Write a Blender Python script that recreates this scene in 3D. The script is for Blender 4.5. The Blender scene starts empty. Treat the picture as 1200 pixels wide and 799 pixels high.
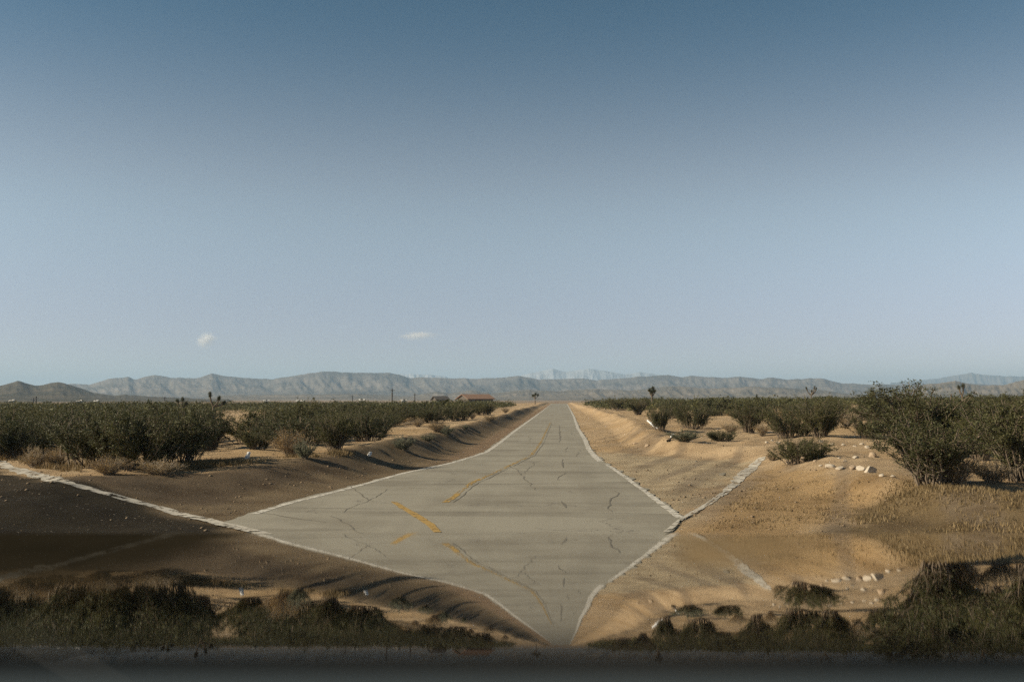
import bpy, math, random
import numpy as np
from mathutils import Vector, Matrix

R = math.radians
rng = np.random.default_rng(11)
random.seed(11)
scene = bpy.context.scene
COL = scene.collection

# ------------------------------------------------------------------ camera
EYE = 2.0
F = 1167.0
CX, CY = 600.0, 399.5
HORIZON = 467.0
PITCH = math.atan((HORIZON - CY) / F)
YAW = math.atan(55.0 / (F / math.cos(PITCH)))
cam_d = bpy.data.cameras.new("camera")
cam = bpy.data.objects.new("camera", cam_d)
COL.objects.link(cam)
cam.location = (0, 0, EYE)
cam.rotation_euler = (math.pi / 2 + PITCH, 0, YAW)
cam_d.lens = 35.0
cam_d.sensor_width = 36.0
cam_d.clip_start = 0.005
cam_d.clip_end = 60000
cam_d.dof.use_dof = True
cam_d.dof.focus_distance = 60
cam_d.dof.aperture_fstop = 3.7
scene.camera = cam
CM = np.array(Matrix.LocRotScale(None, cam.rotation_euler, None).to_3x3())


def ray(px, py):
    d = CM @ np.array([(px - CX) / F, -(py - CY) / F, -1.0])
    return d / math.hypot(d[0], d[1])          # unit horizontal length


# ------------------------------------------------------------------ noise
def _hash(ix, iy, s):
    h = (ix.astype(np.int64) * 374761393 + iy.astype(np.int64) * 668265263 + s * 974711) & 0xFFFFFFFF
    h = ((h ^ (h >> 13)) * 1274126177) & 0xFFFFFFFF
    return ((h ^ (h >> 16)) & 0xFFFF) / 65535.0


def vnoise(x, y, s=0):
    x = np.asarray(x, float); y = np.asarray(y, float)
    ix = np.floor(x); iy = np.floor(y)
    fx = x - ix; fy = y - iy
    fx = fx * fx * (3 - 2 * fx); fy = fy * fy * (3 - 2 * fy)
    a = _hash(ix, iy, s); b = _hash(ix + 1, iy, s)
    c = _hash(ix, iy + 1, s); d = _hash(ix + 1, iy + 1, s)
    return (a * (1 - fx) + b * fx) * (1 - fy) + (c * (1 - fx) + d * fx) * fy


def fbm(x, y, s=0, o=4):
    t = 0; a = 0.5
    for i in range(o):
        t = t + a * vnoise(np.asarray(x) * 2 ** i, np.asarray(y) * 2 ** i, s + i * 17)
        a *= 0.5
    return t / (1 - 0.5 ** o)


def sstep(e0, e1, x):
    t = np.clip((np.asarray(x, float) - e0) / (e1 - e0), 0, 1)
    return t * t * (3 - 2 * t)


# ------------------------------------------------------------------ road edges (flat z = 0)
def flat(px, py, z=0.0):
    d = ray(px, py)
    t = (z - EYE) / d[2]
    return d[0] * t, d[1] * t


LEFT_PX = [(260, 612.7), (320, 593), (400, 573.3), (466.7, 555), (526.7, 542.3), (566.7, 530), (581.7, 520),
           (600, 506), (623, 490), (637, 480), (646, 473)]
RIGHT_PX = [(800, 608), (773, 588), (760, 578), (723.3, 551.7), (701.7, 538), (691.7, 526.7), (686.7, 515),
            (678, 501.7), (673, 488), (668, 479), (664.5, 473)]
LE = np.array([flat(*p) for p in LEFT_PX]); RE = np.array([flat(*p) for p in RIGHT_PX])
_l1, _l0 = flat(286, 621), flat(312, 628)
_r1, _r0 = flat(790, 617), flat(780, 626)
LEX = lambda y: np.interp(y, np.r_[4.0, 10.0, _l0[1], _l1[1], LE[:, 1]], np.r_[-3.3, -3.4, _l0[0], _l1[0], LE[:, 0]])
REX = lambda y: np.interp(y, np.r_[4.0, 10.0, _r0[1], _r1[1], RE[:, 1]], np.r_[1.75, 1.7, _r0[0], _r1[0], RE[:, 0]])
ROAD_END = 400.0


# ------------------------------------------------------------------ terrain
def crest_left(y):
    return np.interp(y, [8, 16, 20.5, 22, 26, 35, 45, 80, 400], [-9.6, -9.4, -9.0, -7.6, -6.6, -5.6, -5.3, -5.2, -5.6])


def foot_left(y):
    return np.interp(y, [8, 16, 20.5, 22, 26, 35, 45, 80, 400], [-7.2, -6.6, -6.2, -5.5, -4.6, -3.8, -3.7, -3.6, -4.2])


def crest_right(y):
    return np.interp(y, [8, 15, 18, 22, 28, 33, 37, 45, 70, 400], [9.0, 8.2, 7.0, 6.6, 7.6, 7.2, 4.2, 4.0, 4.9, 5.4])


def foot_right(y):
    return np.interp(y, [8, 15, 18, 22, 28, 33, 37, 45, 70, 400], [6.5, 6.0, 5.4, 5.0, 5.6, 5.0, 2.9, 2.6, 3.2, 4.0])


def height(x, y):
    x = np.asarray(x, float); y = np.asarray(y, float)
    far = sstep(380, 700, y)
    wob = (vnoise(x * .6, y * .5, 3) - .5) * .3 + (vnoise(x * 2.1, y * 1.7, 4) - .5) * .14
    tl = sstep(0, 1, (foot_left(y) - x + wob) / np.maximum(foot_left(y) - crest_left(y), .1))
    tr = sstep(0, 1, (x - foot_right(y) + wob) / np.maximum(crest_right(y) - foot_right(y), .1))
    dl = np.maximum(crest_left(y) - x, 0); dr = np.maximum(x - crest_right(y), 0)
    berm = .12 * np.exp(-((x - crest_left(y) - .1) / .65) ** 2) * sstep(24, 31, y) * (1 - sstep(140, 260, y)) * (.8 + .4 * vnoise(0 * x, y * .35, 9))
    zl = .42 - .05 * sstep(0, 5, dl) - 1.15 * sstep(4, 26, dl) - .8 * sstep(20, 110, dl)
    zr = .42 + .30 * sstep(1, 16, dr) + .35 * sstep(15, 80, dr)
    bermr = .14 * np.exp(-((x - crest_right(y)) / .6) ** 2) * sstep(34, 40, y) * (1 - sstep(140, 260, y))
    n = (fbm(x * .22, y * .22, 21, 3) - .5) * .34 + (fbm(x * 1.3, y * 1.3, 31, 3) - .5) * .12
    # low ruts and ridges on the right-hand apron, running with the road
    rut = (vnoise((x - .35 * y) * 1.7, y * .12, 41) - .5) * .10
    z = tl * (zl + n) + tr * (zr + n) + berm * tl + bermr * tr
    off = np.maximum(LEX(y) - x, x - REX(y))           # metres outside the asphalt
    edge = sstep(.15, 1.2, off)
    z = z + edge * ((fbm(x * 1.6, y * 1.6, 51, 3) - .5) * .07 + rut * (x > 0))
    z = np.where(off < .3, -.012, np.maximum(z, -.012) * sstep(.3, .9, off) - .012 * (1 - sstep(.3, .9, off)))
    z = z * (1 - far) + far * (-1.2)
    return z


def G(px, py):
    """ground point seen at a photo position"""
    d = ray(px, py)
    ts = np.concatenate([np.arange(6, 80, .04), np.geomspace(80, 9000, 3000)])
    zs = EYE + d[2] * ts
    hit = np.nonzero(zs <= height(d[0] * ts, d[1] * ts))[0]
    t = ts[hit[0]] if len(hit) else 3000.0
    return float(d[0] * t), float(d[1] * t), float(height(d[0] * t, d[1] * t))


# ------------------------------------------------------------------ helpers
def tag(o, label=None, cat=None, group=None, kind=None):
    if label: o['label'] = label
    if cat: o['category'] = cat
    if group: o['group'] = group
    if kind: o['kind'] = kind
    return o


def link(name, me, parent=None):
    o = bpy.data.objects.new(name, me)
    COL.objects.link(o)
    if parent is not None: o.parent = parent
    return o


def empty(name, loc, rz=0.0):
    o = bpy.data.objects.new(name, None)
    o.empty_display_size = .2
    COL.objects.link(o)
    o.location = loc; o.rotation_euler = (0, 0, rz)
    return o


def np_mesh(name, V, Fc, mats, tint=None, smooth=False, mat_idx=None):
    """V (n,3), Fc list of equal-length face index array or python lists"""
    me = bpy.data.meshes.new(name)
    V = np.asarray(V, np.float32)
    if isinstance(Fc, np.ndarray):
        k = Fc.shape[1]; nf = len(Fc)
        me.vertices.add(len(V)); me.vertices.foreach_set('co', V.ravel())
        me.loops.add(nf * k); me.loops.foreach_set('vertex_index', Fc.astype(np.int32).ravel())
        me.polygons.add(nf)
        me.polygons.foreach_set('loop_start', np.arange(0, nf * k, k, dtype=np.int32))
        me.update(calc_edges=True)
    else:
        me.from_pydata(V.tolist(), [], Fc)
    if tint is not None:
        a = me.color_attributes.new('tint', 'FLOAT_COLOR', 'POINT')
        c = np.ones((len(V), 4), np.float32); c[:, :3] = tint
        a.data.foreach_set('color', c.ravel())
    for m in mats: me.materials.append(m)
    if mat_idx is not None: me.polygons.foreach_set('material_index', np.asarray(mat_idx, np.int32))
    if smooth: me.polygons.foreach_set('use_smooth', np.ones(len(me.polygons), bool))
    me.validate()
    me.update()
    return me


class Nodes:
    def __init__(s, name):
        s.m = bpy.data.materials.new(name); s.m.use_nodes = True
        s.t = s.m.node_tree; s.t.nodes.clear()
        s.out = s.n('ShaderNodeOutputMaterial')

    def n(s, typ, **k):
        nd = s.t.nodes.new(typ)
        for a, v in k.items():
            if a.startswith('i_'):
                nd.inputs[a[2:].replace('_', ' ')].default_value = v
            else:
                setattr(nd, a, v)
        return nd

    def l(s, a, b): s.t.links.new(a, b)

    def mix(s, a, b, f, mode='MIX'):
        nd = s.n('ShaderNodeMix', data_type='RGBA', blend_type=mode)
        for sock, v in ((nd.inputs['Factor'], f), (nd.inputs['A'], a), (nd.inputs['B'], b)):
            if hasattr(v, 'links'): s.l(v, sock)
            elif isinstance(v, (int, float)): sock.default_value = v
            else: sock.default_value = (*v, 1)
        return nd.outputs['Result']

    def noise(s, scale, detail=4, rough=.6, vec=None, out='Fac'):
        nd = s.n('ShaderNodeTexNoise'); nd.inputs['Scale'].default_value = scale
        nd.inputs['Detail'].default_value = detail; nd.inputs['Roughness'].default_value = rough
        if vec is not None: s.l(vec, nd.inputs['Vector'])
        return nd.outputs[out]

    def ramp(s, fac, p0, p1, c0=(0, 0, 0), c1=(1, 1, 1)):
        nd = s.n('ShaderNodeValToRGB')
        nd.color_ramp.elements[0].position = p0; nd.color_ramp.elements[1].position = p1
        nd.color_ramp.elements[0].color = (*c0, 1); nd.color_ramp.elements[1].color = (*c1, 1)
        s.l(fac, nd.inputs['Fac'])
        return nd.outputs['Color']

    def pos(s): return s.n('ShaderNodeNewGeometry').outputs['Position']
    def obj(s): return s.n('ShaderNodeTexCoord').outputs['Object']

    def mapping(s, vec, scale):
        nd = s.n('ShaderNodeMapping'); nd.inputs['Scale'].default_value = scale
        s.l(vec, nd.inputs['Vector']); return nd.outputs['Vector']

    def bsdf(s, color, rough=.9, spec=.2, metal=0.0, bump=None, bd=.02, bs=.5):
        b = s.n('ShaderNodeBsdfPrincipled')
        if hasattr(color, 'links'): s.l(color, b.inputs['Base Color'])
        else: b.inputs['Base Color'].default_value = (*color, 1)
        if hasattr(rough, 'links'): s.l(rough, b.inputs['Roughness'])
        else: b.inputs['Roughness'].default_value = rough
        b.inputs['Specular IOR Level'].default_value = spec
        b.inputs['Metallic'].default_value = metal
        if bump is not None:
            bn = s.n('ShaderNodeBump'); bn.inputs['Strength'].default_value = bs; bn.inputs['Distance'].default_value = bd
            s.l(bump, bn.inputs['Height']); s.l(bn.outputs['Normal'], b.inputs['Normal'])
        s.l(b.outputs[0], s.out.inputs['Surface'])
        return b


def simple(name, c, rough=.85, spec=.2, var=.25, scale=3.0, metal=0.0, bd=.01):
    s = Nodes(name)
    n = s.noise(scale, 5, .65, s.obj())
    col = s.mix(tuple(v * (1 - var) for v in c), tuple(min(1, v * (1 + var)) for v in c), n)
    s.bsdf(col, rough, spec, metal, n, bd)
    return s.m


# ------------------------------------------------------------------ materials
def ground_material():
    s = Nodes('desert_soil')
    p = s.pos()
    at = s.n('ShaderNodeAttribute', attribute_name='tint').outputs['Color']
    n1 = s.noise(.9, 6, .65, p); n2 = s.noise(14, 5, .7, p); n3 = s.noise(70, 3, .7, p)
    c = s.mix(at, (.62, .58, .54), s.ramp(n1, .42, .72), 'MULTIPLY')
    c = s.mix(c, (1.28, 1.22, 1.12), s.ramp(n2, .5, .75), 'MULTIPLY')
    c = s.mix(c, (.55, .5, .45), s.ramp(n3, .55, .68), 'MULTIPLY')
    v = s.n('ShaderNodeTexVoronoi'); v.inputs['Scale'].default_value = 9.0; s.l(p, v.inputs['Vector'])
    peb = s.ramp(v.outputs['Distance'], .06, .16, (1, 1, 1), (0, 0, 0))
    c = s.mix(c, (.42, .36, .28), s.mix((0, 0, 0), peb, s.ramp(n1, .5, .6)))
    h = s.n('ShaderNodeMath', operation='ADD'); s.l(n2, h.inputs[0]); s.l(n3, h.inputs[1])
    s.bsdf(c, .95, .1, 0, h.outputs[0], .05, .8)
    return s.m


def road_material():
    s = Nodes('old_asphalt')
    p = s.pos()
    st = s.mapping(p, (1.6, .06, 1))
    n1 = s.noise(1.0, 4, .6, st); n2 = s.noise(.35, 5, .6, p); n3 = s.noise(45, 4, .75, p)
    tr = s.noise(1.0, 4, .6, s.mapping(p, (.15, .9, 1)))
    c = s.mix((.215, .195, .152), (.30, .277, .218), n1)
    c = s.mix(c, (.74, .72, .7), s.ramp(n2, .45, .7), 'MULTIPLY')
    c = s.mix(c, (.80, .79, .78), s.ramp(tr, .5, .66), 'MULTIPLY')
    c = s.mix(c, (1.35, 1.33, 1.3), s.ramp(n3, .5, .72), 'MULTIPLY')
    v = s.n('ShaderNodeTexVoronoi', feature='DISTANCE_TO_EDGE'); v.inputs['Scale'].default_value = .55
    wv = s.n('ShaderNodeVectorMath', operation='ADD'); s.l(p, wv.inputs[0])
    nv = s.noise(1.3, 4, .7, p, 'Color'); s.l(nv, wv.inputs[1]); s.l(wv.outputs[0], v.inputs['Vector'])
    cr = s.ramp(v.outputs['Distance'], .004, .012, (1, 1, 1), (0, 0, 0))
    c = s.mix(c, (.13, .115, .095), s.mix((0, 0, 0), cr, s.ramp(s.noise(.5, 3, .6, p), .5, .62)))
    s.bsdf(c, .85, .25, 0, n3, .01, .6)
    return s.m


def paint_material(name, c, wear):
    s = Nodes(name)
    p = s.pos()
    n = s.noise(4.5, 10, .74, p); n2 = s.noise(26, 4, .7, p)
    col = s.mix(c, tuple(v * .72 for v in c), n2)
    b = s.bsdf(col, .85, .2)
    t = s.n('ShaderNodeBsdfTransparent')
    m = s.n('ShaderNodeMixShader')
    s.l(s.ramp(n, wear - .03, wear + .05), m.inputs[0])
    s.l(b.outputs[0], m.inputs[1]); s.l(t.outputs[0], m.inputs[2]); s.l(m.outputs[0], s.out.inputs['Surface'])
    return s.m


def leaf_material(name, dark, light, trans=.25):
    s = Nodes(name)
    at = s.n('ShaderNodeAttribute', attribute_name='tint').outputs['Fac']
    rnd = s.n('ShaderNodeObjectInfo').outputs['Random']
    c = s.mix(dark, light, at)
    c = s.mix(c, (1.3, 1.2, 1.0), rnd, 'MULTIPLY')
    d = s.n('ShaderNodeBsdfPrincipled'); s.l(c, d.inputs['Base Color']); d.inputs['Roughness'].default_value = .6
    d.inputs['Specular IOR Level'].default_value = .25
    t = s.n('ShaderNodeBsdfTranslucent'); s.l(c, t.inputs['Color'])
    m = s.n('ShaderNodeMixShader'); m.inputs[0].default_value = trans
    s.l(d.outputs[0], m.inputs[1]); s.l(t.outputs[0], m.inputs[2]); s.l(m.outputs[0], s.out.inputs['Surface'])
    return s.m


M = dict(
    soil=ground_material(), road=road_material(),
    white=paint_material('worn_white_paint', (.60, .56, .48), .535),
    reflected=paint_material('reflected_white_paint', (.50, .46, .385), .53),  # for mirror-image strokes painted on the ground
    yellow=paint_material('worn_yellow_paint', (.42, .27, .08), .51),
    reflected_yellow=paint_material('reflected_yellow_paint', (.40, .26, .085), .575),  # for the mirrored stroke of the centre line
    crack=simple('crack_filler', (.15, .135, .108)),
    creo=leaf_material('creosote_leaf', (.034, .040, .018), (.125, .122, .052)),
    creo2=leaf_material('yellow_green_leaf', (.045, .05, .018), (.16, .15, .05)),
    salt=leaf_material('grey_green_leaf', (.085, .095, .06), (.20, .205, .145)),
    dry=leaf_material('dry_brown_leaf', (.19, .135, .062), (.38, .27, .125)),
    grass=leaf_material('dry_grass_blade', (.13, .095, .05), (.27, .20, .105), .3),
    stem=simple('woody_stem', (.16, .125, .09)),
    palestem=simple('bleached_twig', (.30, .25, .19)),
    trunk=simple('shaggy_trunk', (.13, .10, .07)),
    rock=simple('pale_rock', (.42, .36, .28), var=.35, scale=6),
    clod=simple('dry_clod', (.21, .155, .10), var=.3, scale=2),
    tanrock=simple('tan_rock', (.33, .25, .17), var=.25, scale=6),
    pole=simple('weathered_pole', (.07, .055, .045)),
    wallwhite=simple('white_siding', (.48, .46, .42), var=.08),
    walldark=simple('dark_siding', (.10, .085, .07), var=.1),
    roof=simple('terracotta_roof', (.25, .155, .105), var=.2),
    roofdark=simple('dark_roof', (.09, .08, .07), var=.2),
    glass=simple('window_glass', (.03, .035, .04), .1, .5, 0),
    litter=simple('white_plastic', (.75, .74, .72), .5, .3, .05),
    tyre=simple('tyre_rubber', (.025, .025, .025)),
    rim=simple('wheel_steel', (.3, .3, .3), .4, .5, .1, metal=.8),
    plastic=simple('black_plastic', (.060, .078, .088), .8, .15, .12, 30, bd=.001),
)


def mountain_material(name, a, b, scale):
    s = Nodes(name)
    p = s.pos()
    n = s.noise(scale, 7, .68, p)
    c = s.mix(a, b, s.ramp(n, .35, .65))
    s.bsdf(c, .95, .05, 0, n, 0.25 / scale, .45)
    return s.m


# ------------------------------------------------------------------ ground sheet
def lines(fine0, fine1, step, lo, hi, n):
    mid = np.arange(fine0, fine1 + 1e-6, step)
    up = fine1 + np.geomspace(step, hi - fine1, n) if hi > fine1 else np.array([])
    dn = fine0 - np.geomspace(step, fine0 - lo, n)[::-1]
    return np.concatenate([dn, mid, up])


GX = lines(-16, 14, .14, -14000, 14000, 85)
GY = lines(11, 48, .14, -600, 14000, 150)
XX, YY = np.meshgrid(GX, GY)
ZZ = height(XX, YY)
nx, ny = len(GX), len(GY)


def poly_mask(pts, x, y, soft=.5, s=0):
    """soft point-in-polygon (world XY) with a ragged edge"""
    x = x + (vnoise(x * 1.2, y * 1.2, 60 + s) - .5) * 1.3 * soft
    y = y + (vnoise(x * 1.2, y * 1.2, 70 + s) - .5) * 1.3 * soft
    ins = np.zeros(x.shape, bool); dist = np.full(x.shape, 1e9)
    n = len(pts)
    for i in range(n):
        (x1, y1), (x2, y2) = pts[i], pts[(i + 1) % n]
        c = ((y1 > y) != (y2 > y)) & (x < (x2 - x1) * (y - y1) / (y2 - y1 + 1e-12) + x1)
        ins ^= c
        L2 = (x2 - x1) ** 2 + (y2 - y1) ** 2 + 1e-12
        t = np.clip(((x - x1) * (x2 - x1) + (y - y1) * (y2 - y1)) / L2, 0, 1)
        dist = np.minimum(dist, np.hypot(x - x1 - t * (x2 - x1), y - y1 - t * (y2 - y1)))
    sd = np.where(ins, dist, -dist)
    return sstep(-soft * .5, soft * .5, sd)


def W(pxs): return [G(*p)[:2] for p in pxs]


def paint_ground():
    sand = np.array([.44, .325, .20]); orange = np.array([.37, .25, .125]); grey = np.array([.40, .325, .215])
    brown = np.array([.175, .132, .082]); dark = np.array([.027, .022, .0135]); drygr = np.array([.150, .108, .056])
    farc = np.array([.27, .20, .13])
    C = np.empty(XX.shape + (3,)); C[:] = sand
    def blend(col, m): C[:] = C * (1 - m[..., None]) + np.asarray(col) * m[..., None]
    blend(orange, .55 * sstep(.35, .7, fbm(XX * .15, YY * .15, 81)))
    blend(farc, sstep(200, 700, np.hypot(XX, YY)))
    # left: brown cut bank and shoulder, lit tan strip beside the far road edge
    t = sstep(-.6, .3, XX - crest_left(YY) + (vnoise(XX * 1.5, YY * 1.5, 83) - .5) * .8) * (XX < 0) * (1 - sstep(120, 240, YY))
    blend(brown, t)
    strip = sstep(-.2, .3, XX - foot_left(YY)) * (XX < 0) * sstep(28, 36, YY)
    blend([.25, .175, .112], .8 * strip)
    # right: greyer packed apron next to the asphalt
    blend(grey, .9 * poly_mask(W([(690, 529), (720, 531), (800, 536), (868, 541), (880, 549), (840, 575), (800, 612), (770, 596), (705, 545)]), XX, YY, 1.0, 1))
    blend(orange, .9 * poly_mask(W([(885, 560), (905, 545), (1000, 560), (1060, 562), (1000, 590), (930, 632), (800, 632)]), XX, YY, .8, 2))
    blend(drygr, .9 * poly_mask(W([(1045, 564), (1120, 566), (1250, 580), (1300, 650), (900, 650)]), XX, YY, .6, 3))
    blend([.42, .28, .14], .32 * poly_mask(W([(1075, 559), (1050, 561), (985, 585), (925, 615), (965, 615), (1010, 588)]), XX, YY, .35, 4))  # mirrored orange streak coloured straight into the sand
    blend(dark, .95 * poly_mask(W([(-150, 512), (0, 549), (60, 563), (150, 586), (250, 613), (312, 628), (330, 652), (-200, 652)]), XX, YY, .5, 5))  # dark ground of the mirror image, put into the soil colour
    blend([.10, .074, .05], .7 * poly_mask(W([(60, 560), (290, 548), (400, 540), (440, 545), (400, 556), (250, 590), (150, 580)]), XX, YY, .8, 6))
    # grey drag marks on the apron
    blend([.19, .15, .11], .5 * sstep(.62, .75, vnoise((XX - .3 * YY) * 2.2, YY * .1, 88)) * sstep(0, 1, XX - REX(YY)) * (YY < 60) * (XX < 9))
    return np.clip(C, .01, .6)


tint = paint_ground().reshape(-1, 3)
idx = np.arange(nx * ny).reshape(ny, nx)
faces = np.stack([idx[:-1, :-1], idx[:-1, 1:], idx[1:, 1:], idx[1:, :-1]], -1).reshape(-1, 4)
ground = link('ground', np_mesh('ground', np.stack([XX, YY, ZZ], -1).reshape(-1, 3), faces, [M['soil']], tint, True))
tag(ground, 'sandy desert ground on both sides of the road', kind='structure')


# ------------------------------------------------------------------ road and markings
def strip_mesh(name, L, Rr, z, mat, cols=1):
    L = np.asarray(L); Rr = np.asarray(Rr); n = len(L)
    V = []
    for k in range(cols + 1):
        f = k / cols
        p = L * (1 - f) + Rr * f
        V.append(np.c_[p, z if np.ndim(z) == 1 else np.full(n, z)])
    V = np.stack(V, 1).reshape(-1, 3)
    ii = np.arange(n * (cols + 1)).reshape(n, cols + 1)
    Fc = np.stack([ii[:-1, :-1], ii[:-1, 1:], ii[1:, 1:], ii[1:, :-1]], -1).reshape(-1, 4)
    return np_mesh(name, V, Fc, [mat], smooth=False)


ys = np.concatenate([np.arange(4, 60, .12), np.geomspace(60, ROAD_END, 200)])
jl = (fbm(ys * 1.3, ys * 0, 91, 4) - .5) * .35; jr = (fbm(ys * 1.3, ys * 0 + 5, 92, 4) - .5) * .40
road = link('road', strip_mesh('road', np.c_[LEX(ys) - .04 + jl, ys], np.c_[REX(ys) + .06 + jr, ys], .004, M['road'], 10))
tag(road, 'cracked grey two lane asphalt road running straight to the horizon', kind='structure')


def band(name, pts, width, mat, label, lift=.0045, worn=0.0, seed=0, step=.035, on_road=True):
    """painted band along a world polyline; pieces flaked off where worn > 0"""
    P = np.array(pts, float)[:, :2]
    seg = np.hypot(*np.diff(P, axis=0).T); s = np.r_[0, np.cumsum(seg)]
    n = max(int(s[-1] / step), 4); u = np.linspace(0, s[-1], n)
    x = np.interp(u, s, P[:, 0]); y = np.interp(u, s, P[:, 1])
    tx = np.gradient(x); ty = np.gradient(y); l = np.hypot(tx, ty); nxn, nyn = -ty / l, tx / l
    w = np.interp(u / s[-1], np.linspace(0, 1, len(width)), width) if hasattr(width, '__len__') else np.full(n, width)
    cols = 6
    V = []
    for k in range(cols + 1):
        f = (k / cols - .5)
        j = (fbm(u * 3.5, u * 0 + k * 3, 100 + seed, 5) - .5) * .28 * w if k in (0, cols) else 0
        xx = x + nxn * (w * f + j); yy = y + nyn * (w * f + j)
        zz = np.full(n, .004) if on_road else np.maximum(height(xx, yy), .004)
        V.append(np.c_[xx, yy, zz + lift])
    V = np.stack(V, 1)
    ii = np.arange(n * (cols + 1)).reshape(n, cols + 1)
    Fc = np.stack([ii[:-1, :-1], ii[:-1, 1:], ii[1:, 1:], ii[1:, :-1]], -1).reshape(-1, 4)
    if worn:
        uu = np.repeat(u[:-1], cols); kk = np.tile(np.arange(cols), n - 1)
        keep = fbm(uu * 2.4, kk * .6, 130 + seed, 6) > worn
        Fc = Fc[keep]
    o = link(name, np_mesh(name, V.reshape(-1, 3), Fc, [mat]))
    return tag(o, label, kind='structure')


yl = np.concatenate([np.arange(17.2, 31, .5), np.arange(31, 60, 1.0), np.geomspace(60, ROAD_END, 60)])
band('edge_line', np.c_[LEX(yl) + .10, yl], [.15, .20, .21, .18, .16, .17, .19], M['white'], 'faded white edge line on the left of the asphalt', worn=.0, seed=1)
yr = np.concatenate([np.arange(32, 60, 1.0), np.geomspace(60, ROAD_END, 60)])
band('edge_line', np.c_[REX(yr) - .05, yr], [.20, .22, .20, .20, .22], M['white'], 'white edge line along the right of the far road', worn=.0, seed=2)
yr2 = np.arange(17.0, 31, .5)
band('edge_line', np.c_[REX(yr2) - .02, yr2], [.14, .12, .12, .12], M['white'], 'broken white edge line at the flared right corner', worn=.0, seed=3)
band('reflected_line', W([(px_, 545 + px_ * .271) for px_ in range(-40, 262, 20)] + [(285, 621), (312, 628)]), [.50, .50, .46, .40, .34, .27, .22], M['reflected'],  # mirror image of the left edge line, laid on the ground as paint
     'dusty white line running off to the left of the road', on_road=False, lift=.010, worn=.0, seed=4)
band('reflected_line', W([(893, 536), (884, 545), (872, 556), (862, 565)]), [.28, .34, .3], M['reflected'],  # upper end of the mirrored right edge line, painted on the dirt
     'pale dusty line beside the dirt apron', on_road=False, lift=.010, worn=.3, seed=5)
band('reflected_line', W([(866, 563), (852, 575), (832, 589), (812, 602), (796, 612), (781, 625)]), [.26, .16, .11, .09], M['reflected'],  # mirrored right edge line carried on as ground paint
     'broken mirrored line painted across the right dirt apron', on_road=False, lift=.010, worn=.36, seed=6)
yc = np.concatenate([np.arange(15.5, 40, .5), np.geomspace(40, 90, 30)])
ctr = np.array([flat(*p) for p in [(522, 589), (530, 584), (540, 576), (553, 566), (590, 549), (622, 534), (634, 518), (645, 495)]])
band('centre_line', ctr, [.13, .12, .09, .08, .07], M['yellow'], 'mostly worn away yellow centre line', worn=.44, seed=7)
band('centre_line', np.array([flat(*p) for p in [(461, 588), (470, 594), (487, 604), (503, 614), (513, 624)]]), [.10, .15, .12], M['reflected_yellow'],  # mirror image of the centre line, continued as paint on the asphalt
     'mirrored yellow dash painted left of the worn centre line', worn=.0, seed=8, lift=.007)


def cracks():
    V = []; Fc = []
    def crack(x0, y0, x1, y1, w, wig):
        n = max(int(math.hypot(x1 - x0, y1 - y0) / .12), 6)
        u = np.linspace(0, 1, n); sd = random.random() * 99
        x = x0 + (x1 - x0) * u; y = y0 + (y1 - y0) * u
        L = math.hypot(x1 - x0, y1 - y0); px, py = -(y1 - y0) / L, (x1 - x0) / L
        j = (fbm(u * L * .9, u * 0 + sd, 7, 4) - .5) * wig
        x = x + px * j; y = y + py * j
        ww = w * (.3 + .9 * vnoise(u * L * 2, u * 0 + sd, 8)) * np.sin(np.pi * np.clip(u, .03, .97)) ** .4
        b = len(V)
        for i in range(n):
            V.append((x[i] - px * ww[i], y[i] - py * ww[i], .0085)); V.append((x[i] + px * ww[i], y[i] + py * ww[i], .0085))
        for i in range(n - 1): Fc.append([b + 2 * i, b + 2 * i + 1, b + 2 * i + 3, b + 2 * i + 2])
    for k in range(16):                                   # transverse
        y = random.uniform(13.5, 60); l, r = float(LEX(y)), float(REX(y))
        a = random.uniform(l, r - .8); b = min(r - .1, a + random.uniform(.6, 2.6))
        crack(a, y, b, y + random.uniform(-.3, .3), random.uniform(.005, .012), .22)
    crack(0.02, 75, .05, 46, .05, .15); crack(.05, 19.6, .1, 18.4, .03, .1); crack(.1, 33, .12, 29, .03, .1)
    c = ctr[::-1]
    for i in range(len(c) - 1): crack(c[i][0] + .14, c[i][1], c[i + 1][0] + .14, c[i + 1][1], .018, .10)
    for (a, b) in (((300, 600), (385, 612)), ((385, 605), (430, 625)), ((410, 570), (440, 588)), ((600, 545), (625, 575)), ((722, 575), (717, 600))):
        (x0, y0), (x1, y1) = flat(*a), flat(*b); crack(x0, y0, x1, y1, .018, .4)
    for k in range(14):                                   # lengthwise
        y = random.uniform(14, 70); x = random.uniform(float(LEX(y)) + .4, float(REX(y)) - .3)
        crack(x, y, x + random.uniform(-.2, .2), y + random.uniform(1.5, 7), .010, .3)
    o = link('road_crack', np_mesh('road_crack', np.array(V), np.array(Fc), [M['crack']]))
    tag(o, 'dark cracks across the old asphalt', kind='structure')


cracks()


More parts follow.
